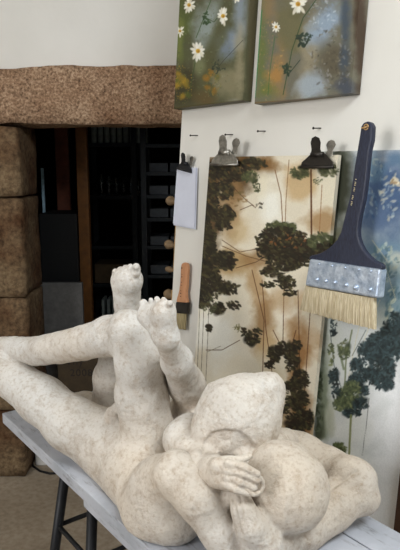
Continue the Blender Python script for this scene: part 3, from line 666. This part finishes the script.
for (x, y, rx, ry, n, c) in [(380, 345, 14, 14, 230, TR), (368, 352, 10, 12, 120, TR), (388, 336, 8, 16, 110, TR), (388, 372, 7, 14, 120, TR), (376, 378, 12, 8, 130, TR), (366, 370, 8, 6, 60, TR), (384, 385, 10, 5, 60, TR), (356, 382, 9, 8, 120, TR), (364, 392, 5, 6, 40, TR), (357, 366, 7, 8, 60, TR), (396, 345, 6, 10, 60, TR), (395, 320, 6, 8, 40, TR),
                             (350, 402, 15, 7, 170, OL), (360, 404, 8, 6, 60, TR), (340, 404, 7, 7, 60, OL), (352, 413, 9, 4, 50, TR), (345, 393, 8, 5, 50, OL), (334, 378, 5, 10, 50, TR), (336, 392, 4, 6, 30, TR), (331, 355, 3, 12, 26, OL), (334, 326, 3, 10, 30, TR), (345, 350, 6, 10, 34, OL)]:
    P.leaves(x, y, rx, ry, n, c, 2.1, .85)
P.leaves(366, 364, 4, 3, 6, [(206, 208, 202)], 1.6, .8)
P.leaves(384, 352, 16, 20, 240, TR, 2.6, .85); P.leaves(399, 335, 9, 16, 120, TR, 2.6, .8); P.leaves(352, 390, 8, 10, 90, OL, 2.2, .8)
P.line([(351, 415), (349, 456)], 1.3, (140, 144, 92), .95); P.leaves(339, 450, 7, 8, 60, [(78, 88, 50), (104, 112, 70)], 2, .8); P.line([(369, 398), (367, 420), (362, 456)], .35, (120, 120, 112), .9); P.leaves(318, 400, 5, 34, 90, [(70, 76, 56), (110, 118, 92)], 2.2, .7); P.wash(330, 418, 5, 20, (206, 206, 186), .7)
eb = .022
a = onb(322, 152, eb); r_ = onb(400.5, 490, eb)
ur = uvw(r_)[0]; ul = uvw(onb(300, 300, eb))[0]; top = onb(370, 150.5, eb); tw = (uvw(top)[2]+TAB-.006)
cnb = world((ul, 0, 0)); 
cc = world((ul, BV0-eb*math.sqrt(1+LEAN**2)-LEAN*(TAB-.006), -TAB+.006))
o = canvas('p', P, cc, U, g_, ur-ul, tw*math.sqrt(1+LEAN**2), eb-.0015, n_, None, step=.0022, nm='tree_painting')
tag(o, 'large unframed canvas of blue green trees fading into white, behind the wide brush', 'painting')
# dark wooden frame leaning beside it
o0 = world((ur+.012, BV0-.03-LEAN*(TAB-.006), -TAB+.006)); fr = empty('picture_frame', o0)
tag(fr, 'dark brown wooden frame at the right edge of the pictures, beside the white canvas', 'frame')
for (a, b, c, d) in [(0, .03, 0, 1.02), (.37, .4, 0, 1.02), (.03, .37, 0, .03), (.03, .37, .99, 1.02)]:
    MB().box(o0+U*a+g_*c, U*(b-a), g_*(d-c), n_*.022).put('frame_rail', 'frame_wood', fr)

# ------------------------------------------------------------------ clips and papers
def clip(px, py, s, mat, label, e, t=LEAN, v0=BV0, tilt=0):
    """bulldog clip: px,py = centre of the lower jaw edge; s = jaw width in the photo"""
    p0 = onb(px, py, e, t, v0); nn, gg = bn(t), bup(t)
    X = U*math.cos(tilt)+gg*math.sin(tilt); Y = -U*math.sin(tilt)+gg*math.cos(tilt)
    wd = span(onb(px-s/2, py, e, t, v0), onb(px+s/2, py, e, t, v0), U)
    r = empty('bulldog_clip', p0-nn*.005); tag(r, label, 'clip', None)
    k = wd
    def P2(x, y, z=0): return p0+X*(x*k)+Y*(y*k)+nn*z
    jaw = [(-.5, 0), (.5, 0), (.47, .13), (.30, .25), (.18, .34), (-.18, .34), (-.30, .25), (-.47, .13)]
    MB().prism([P2(x, y) for x, y in jaw], nn*.003).put('jaw', mat, r, bevel=.0008)
    MB().tube([P2(-.5, .02, .003), P2(.5, .02, .003)], k*.035, 8).put('jaw_lip', mat, r, smooth=True)
    lev = [(-.19, .22, .004), (.19, .22, .004), (.13, .42, .010), (.15, .56, .013), (.11, .66, .015), (0, .70, .016), (-.11, .66, .015), (-.15, .56, .013), (-.13, .42, .010)]
    MB().prism([P2(*q) for q in lev], nn*.0018).put('lever', mat, r, bevel=.0005)
    MB().tube([P2(-.16, .30, .004), P2(.16, .30, .004)], k*.07, 10).put('spring', mat, r, smooth=True)
    back = [(.16, .26), (.40, .26), (.40, .40), (.47, .52), (.42, .60), (.33, .63), (.24, .60), (.19, .52), (.25, .40)]
    MB().prism([P2(x, y, -.003) for x, y in back], nn*.0016).put('lever', 'steel', r, bevel=.0004)
    return r
clip(224.5, 165.5, 27, 'steel', 'grey steel bulldog clip gripping the left top of the brown painting', .010, t2, v2)
clip(317, 168, 33, 'dark_metal', 'dark steel bulldog clip gripping the right top of the brown painting', .010, t2, v2)
clip(184.5, 171, 15, 'black_metal', 'small black bulldog clip holding white papers at the board edge', .014, tilt=-.15)
for i, (dx, dy, lab) in enumerate([(0, 0, 'top white paper sheet hanging from the small black clip'), (1.5, 1.6, 'white paper sheet tucked behind the top sheet under the small clip')]):
    pts = [(177+dx, 168), (196+dx, 167.5), (194.3+dx, 228+dy), (173+dx*.3, 223.5+dy)]
    e = .011-.003*i
    tag(bpoly(pts, e-.0006, e).put('paper_sheet', 'paper'), lab, 'paper', 'papers under the small clip')

# ------------------------------------------------------------------ brushes
def bristles(name, corners, e0, e1, mat, parent, n=60):
    """tufted block: ridged front and ragged end; corners = top left, top right, bottom right, bottom left in the photo"""
    TL, TR_, BR, BL = corners; mb = MB(); rg = np.random.default_rng(3)
    N_ = bn(); em = (e0+e1)/2; th = (e1-e0)/2
    top = []; rows = 5; vs = []; fs = []
    prof = []
    for i in range(n+1):
        f = i/n; j = rg.normal(0, .8)
        a = np.array(TL)*(1-f)+np.array(TR_)*f; b = np.array(BL)*(1-f)+np.array(BR)*f; b = b+(b-a)*rg.normal(0, .012)
        prof.append((a, b, rg.normal(0, .0012)))
    for side in (1, -1):
        for i in range(n+1):
            a, b, j = prof[i]
            edge = math.sin(math.pi*min(1, max(0, i/n)))**.25
            for k in range(rows+1):
                f = k/rows; q = a*(1-f)+b*f
                tt = th*edge*(1+.12*math.sin(f*math.pi))*(1-.35*f**3)
                vs.append(onb(q[0], q[1], em)+N_*(side*(tt+j*(.4+f))))
    W_ = (n+1)*(rows+1)
    for i in range(n):
        for k in range(rows):
            q = i*(rows+1)+k; fs.append((q, q+1, q+rows+2, q+rows+1)); fs.append((W_+q, W_+q+rows+1, W_+q+rows+2, W_+q+1))
        for k in (0, rows): q = i*(rows+1)+k; fs.append((q, q+rows+1, W_+q+rows+1, W_+q))
    for k in range(rows):
        for i in (0, n): q = i*(rows+1)+k; fs.append((q, q+1, W_+q+1, W_+q))
    return mk(name, vs, fs, mat, parent)
# wide brush
be = .080
bb = empty('wide_brush', onb(338, 325, be)); tag(bb, 'wide flat brush with navy handle, riveted metal band and pale bristles', 'brush')
handle = [(366.8, 121.2), (370, 122), (372.3, 126), (371.5, 140), (369, 150), (367.3, 165), (366.2, 178), (364.6, 190), (363.2, 200), (360.4, 212), (358.4, 222), (357.6, 230), (358, 237), (359.8, 243), (363, 249.5), (368, 255.5), (374, 260.5), (380, 263.4), (382.4, 265.5), (382, 270), (309, 260), (308.8, 257), (311, 255.5), (319, 253.5), (326, 249.8), (332, 244.5), (337, 239), (340.5, 232), (343, 222), (345.5, 212), (348, 203), (350, 195), (352.3, 180), (354.4, 165), (357, 150), (359.5, 135), (360.7, 126.5), (363, 122.5)]
bpoly(handle, be-.008, be+.008).put('handle', 'navy', bb, bevel=.004)
for (x, y) in [(366, 127)]:
    c0 = onb(x, y, be+.0088); MB().tube([c0+.006*(math.cos(a)*U+math.sin(a)*g_) for a in np.linspace(0, 6.283, 15)[:-1]], .0014, 6, close=True).put('hanging_hole', 'raw_wood', bb)
MB().tube([onb(361.5, 128, be+.009), onb(365, 127.5, be+.011), onb(368, 126, be+.006)], .002, 6).put('cord', 'raw_wood', bb)
fer = [(309.3, 258.8), (380.3, 269.2), (377.2, 298.4), (304.6, 285.6)]
bpoly(fer, be-.015, be+.013).put('ferrule', 'galv', bb, bevel=.005)
for i, (x, y) in enumerate([(317, 279.5), (326, 281), (335, 282.3), (346.5, 285), (356, 287.5), (370.5, 289.5), (319, 264), (332, 265.8), (345, 267.6), (359, 269.6), (371, 271)]):
    rr = [.0055, .0055, .0055, .006, .008, .006, .0035, .0035, .0035, .0035, .0035][i]
    MB().lathe(onb(x, y, be+.0125), [(rr, 0), (rr*.85, rr*.5), (rr*.5, rr*.85), (rr*.1, rr*.95)], 10, bn()).put('rivet', 'galv', bb, smooth=True)
bristles('bristles', ((306, 285.5), (376, 298), (376.2, 329.5), (300.2, 309.5)), be-.012, be+.011, 'bristle', bb, 90)
# lettering down the handle: two tiny rows of gilt characters
mb = MB()
for row, (x0, y0, x1, y1, n) in enumerate([(350.6, 206, 352.7, 194, 8), (353.2, 192, 355.4, 179, 9)]):
    for k in range(n):
        f = (k+.5)/n; x = x0+(x1-x0)*f; y = y0+(y1-y0)*f
        if k % 4 == 3: continue
        c0 = onb(x, y, be+.0082); mb.box(c0, U*.0035, g_*.0016, n_*.0003)
        mb.box(c0+(U*.003 if k % 2 else 0), U*.0009, g_*.0022, n_*.0003)
mb.put('lettering', 'gilt', bb)
# small brush
se = .018
sb = empty('round_brush', onb(180, 329, se)); sb.name = 'paint_brush'
tag(sb, 'small paint brush with orange wooden handle hanging at left of the board', 'brush')
h2 = [(183.8, 262.3), (186.3, 263.5), (187, 268), (186.4, 278), (186, 286), (185.2, 292), (185.6, 298), (186.6, 303), (176, 302), (177, 297), (178.8, 291), (179.8, 284), (180.3, 275), (180.6, 267), (181.6, 263.5)]
bpoly(h2, se-.007, se+.007).put('handle', 'orange_wood', sb, bevel=.003)
bpoly([(175.7, 302), (186.8, 302.5), (186.3, 314), (175, 313.2)], se-.008, se+.008).put('ferrule', 'dark_metal', sb, bevel=.003)
bristles('bristles', ((175, 313), (186.3, 313.6), (185.4, 329.8), (172.2, 327.2)), se-.007, se+.008, 'bristle_dark', sb, 26)
MB().lathe(onb(181.9, 268, se+.0072), [(.0028, 0), (.0028, .0004)], 10, n_).put('hanging_hole', 'ink', sb)
mb = MB()
for k in range(9):
    f = k/8; c0 = onb(181.6-1.6*f, 274.5+22*f, se+.0072); mb.box(c0, U*(.004+.001*(k % 3)), g_*.0035*(.7+.3*(k % 2)), n_*.0003) if k not in (2, 5) else None
mb.put('lettering', 'ink', sb)
# nails carrying the brushes
for p, p2, lab in ((onb(183.5, 268, 0), onb(181.9, 268, .026), 'nail through the handle hole of the small orange brush'), (onb(367.5, 134, 0), onb(366.5, 131, .086), 'nail holding up the wide navy brush by its handle tip')):
    tag(MB().tube([p-n_*.003, p2], .0014, 8).put('nail', 'dark_metal'), lab, 'nail')

# ------------------------------------------------------------------ the store room behind the doorway
def rack(px0, px1, Y, ys, label, depth=.35):
    x0, x1 = yat(px0, 200, Y)[0], yat(px1, 200, Y)[0]; r = empty('shelving_unit', ((x0+x1)/2, Y, 0)); tag(r, label, 'shelving', 'steel shelving in the store room')
    for x in (x0, x1-.035):
        for y in (Y, Y+depth-.03): MB().aabb(x, x+.035, y, y+.03, 0, 2.2).put('post', 'rack', r)
    zs = []
    for py in ys:
        z = yat(100, py, Y)[2]; zs.append(z); MB().aabb(x0+.036, x1-.036, Y, Y+depth, z-.022, z).put('shelf', 'rack', r)
    return x0, x1, zs
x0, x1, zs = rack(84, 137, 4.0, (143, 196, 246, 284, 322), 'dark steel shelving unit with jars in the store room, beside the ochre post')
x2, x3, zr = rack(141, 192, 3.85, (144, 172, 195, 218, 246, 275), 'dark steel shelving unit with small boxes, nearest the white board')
def jar(i, x, y, z, r, h, lab, grp, nm='glass_jar', mat='glass'):
    o = MB().lathe((0, 0, 0), [(r*.9, 0), (r, h*.05), (r, h*.72), (r*.7, h*.85), (r*.7, h), (r*.62, h), (r*.6, h*.86), (r*.9, h*.7), (r*.9, h*.08)], 12).put(nm, mat, smooth=True, origin=(0, 0, 0))
    o.location = (x, y, z+.001); return tag(o, lab, nm.split('_')[-1], grp)
jr = jar(0, x0+.105, 4.075, zs[1], .024, .15, 'clear glass jar on the dim store room shelf, one of a crowded row', 'jars on the store room shelf')
for k in range(1, 12):
    c = jr.copy(); COL.objects.link(c); c.location = (x0+.105+(k % 6)*.050, 4.075+.11*(k//6), zs[1]+.001); c.scale = (1, 1, .7+.4*random.random())
bt_ = MB().lathe((0, 0, 0), [(.017, 0), (.018, .01), (.018, .13), (.008, .16), (.008, .20), (.004, .20)], 10).put('bottle', 'book_pale', smooth=True, origin=(0, 0, 0))
bt_.location = (x0+.07, 4.06, zs[0]+.001); tag(bt_, 'slim pale bottle on the top store room shelf just under the lintel', 'bottle', 'bottles under the lintel')
for k in range(1, 9): c = bt_.copy(); COL.objects.link(c); c.location = (x0+.07+k*.042, 4.06, zs[0]+.001)
cs = MB().aabb(-.009, .009, 0, .13, 0, .15).put('film_case', 'book_pale', origin=(0, 0, 0)); cs.location = (x0+.1, 4.03, zs[4]+.001)
tag(cs, 'thin upright case on the lowest visible store room shelf', 'case', 'cases on the lowest shelf')
for k in range(1, 8): c = cs.copy(); COL.objects.link(c); c.location = (x0+.1+k*.037, 4.03, zs[4]+.001)
bx = MB().aabb(-.06, .06, 0, .2, 0, .055).put('small_box', 'book_dark', origin=(0, 0, 0)); spots = []
for z in zr[1:]:
    for x in (x2+.11, x2+.245): spots += [(x, z)]
for k, (x, z) in enumerate(spots):
    c = bx if k == 0 else bx.copy()
    if k: COL.objects.link(c)
    c.location = (x, 3.90, z+.001); tag(c, 'small dark box on the dim steel shelf nearest the white board', 'box', 'boxes on the right shelving')
z = zs[3]; tag(MB().aabb(x0+.05, x0+.30, 4.03, 4.28, z+.001, z+.13).put('cardboard_box', 'carton', bevel=.003), 'brown cardboard box on the shelf below the jars', 'box')
# ochre post, red board, black cabinet, pale panel
def yb(px0, px1, py0, py1, Y, dep, name, mat, label, cat, z0=None, **k):
    a = yat(px0, 200, Y)[0]; b = yat(px1, 200, Y)[0]; zb = yat(100, py1, Y)[2] if z0 is None else z0; zt = yat(100, py0, Y)[2]
    return tag(MB().aabb(a, b, Y, Y+dep, zb, zt).put(name, mat, bevel=.003, **k), label, cat)
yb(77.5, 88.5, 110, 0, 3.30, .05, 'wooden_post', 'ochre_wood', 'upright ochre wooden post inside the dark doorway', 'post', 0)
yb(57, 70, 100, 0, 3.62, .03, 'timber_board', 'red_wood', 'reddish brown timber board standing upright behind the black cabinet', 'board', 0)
yb(42, 44.5, 168, 192, 3.55, .02, 'light_slit_strip', 'slit_light_blue', 'thin strip coloured pale blue as a slit of daylight in the dark doorway beside the stone jamb', 'strip', 0)  # bluish slit of light in the gap, put in as a pale coloured strip
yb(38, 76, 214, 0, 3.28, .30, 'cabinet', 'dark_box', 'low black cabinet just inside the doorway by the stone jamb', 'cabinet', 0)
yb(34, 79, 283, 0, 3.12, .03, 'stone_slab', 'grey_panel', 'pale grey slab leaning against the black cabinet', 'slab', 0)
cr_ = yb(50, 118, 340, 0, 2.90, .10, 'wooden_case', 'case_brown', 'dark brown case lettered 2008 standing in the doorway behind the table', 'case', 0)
for txt, px, py in (('2008', 70, 376), ('Thy', 66, 365)):
    fc = bpy.data.curves.new('lettering', 'FONT'); fc.body = txt; fc.size = .052; fc.extrude = .0006; fc.space_character = 1.15
    tmp = bpy.data.objects.new('lettering', fc); fo = bpy.data.objects.new('lettering', bpy.data.meshes.new_from_object(tmp)); bpy.data.objects.remove(tmp); COL.objects.link(fo); fo.parent = cr_; q = yat(px, py, 2.899); fo.location = (Vector(q)-cr_.location); fo.rotation_euler = (math.pi/2, 0, 0); fo.data.materials.clear(); fo.data.materials.append(M['ink'])

# ------------------------------------------------------------------ light
wd = bpy.data.worlds.new('world'); SC.world = wd; wd.use_nodes = True; bg = wd.node_tree.nodes['Background']
bg.inputs[0].default_value = (.80, .90, 1.0, 1); bg.inputs[1].default_value = .17
def area(name, loc, target, sx, sy, power, col):
    l = bpy.data.lights.new(name, 'AREA'); l.shape = 'RECTANGLE'; l.size = sx; l.size_y = sy; l.energy = power; l.color = col
    o = bpy.data.objects.new(name, l); COL.objects.link(o); o.location = loc
    o.rotation_euler = (Vector(target)-Vector(loc)).to_track_quat('-Z', 'Y').to_euler(); return o
area('window_daylight', (-2.3, -.5, 2.0), (.3, 1.3, .9), 1.4, 1.2, 76, (.96, .98, 1))
area('added_overhead_fill', (.75, .0, 2.8), (.4, .9, .8), 1.0, .8, 50, (.88, .95, 1))  # added overhead lamp under the closed ceiling, lifts head tops above the legs
vs = SC.view_settings; SC.display_settings.display_device = 'sRGB'; vs.view_transform = 'Standard'; vs.look = 'None'; vs.exposure = 0; vs.gamma = 1; vs.use_curve_mapping = False
SC.cycles.use_denoising = True; SC.cycles.max_bounces = 8
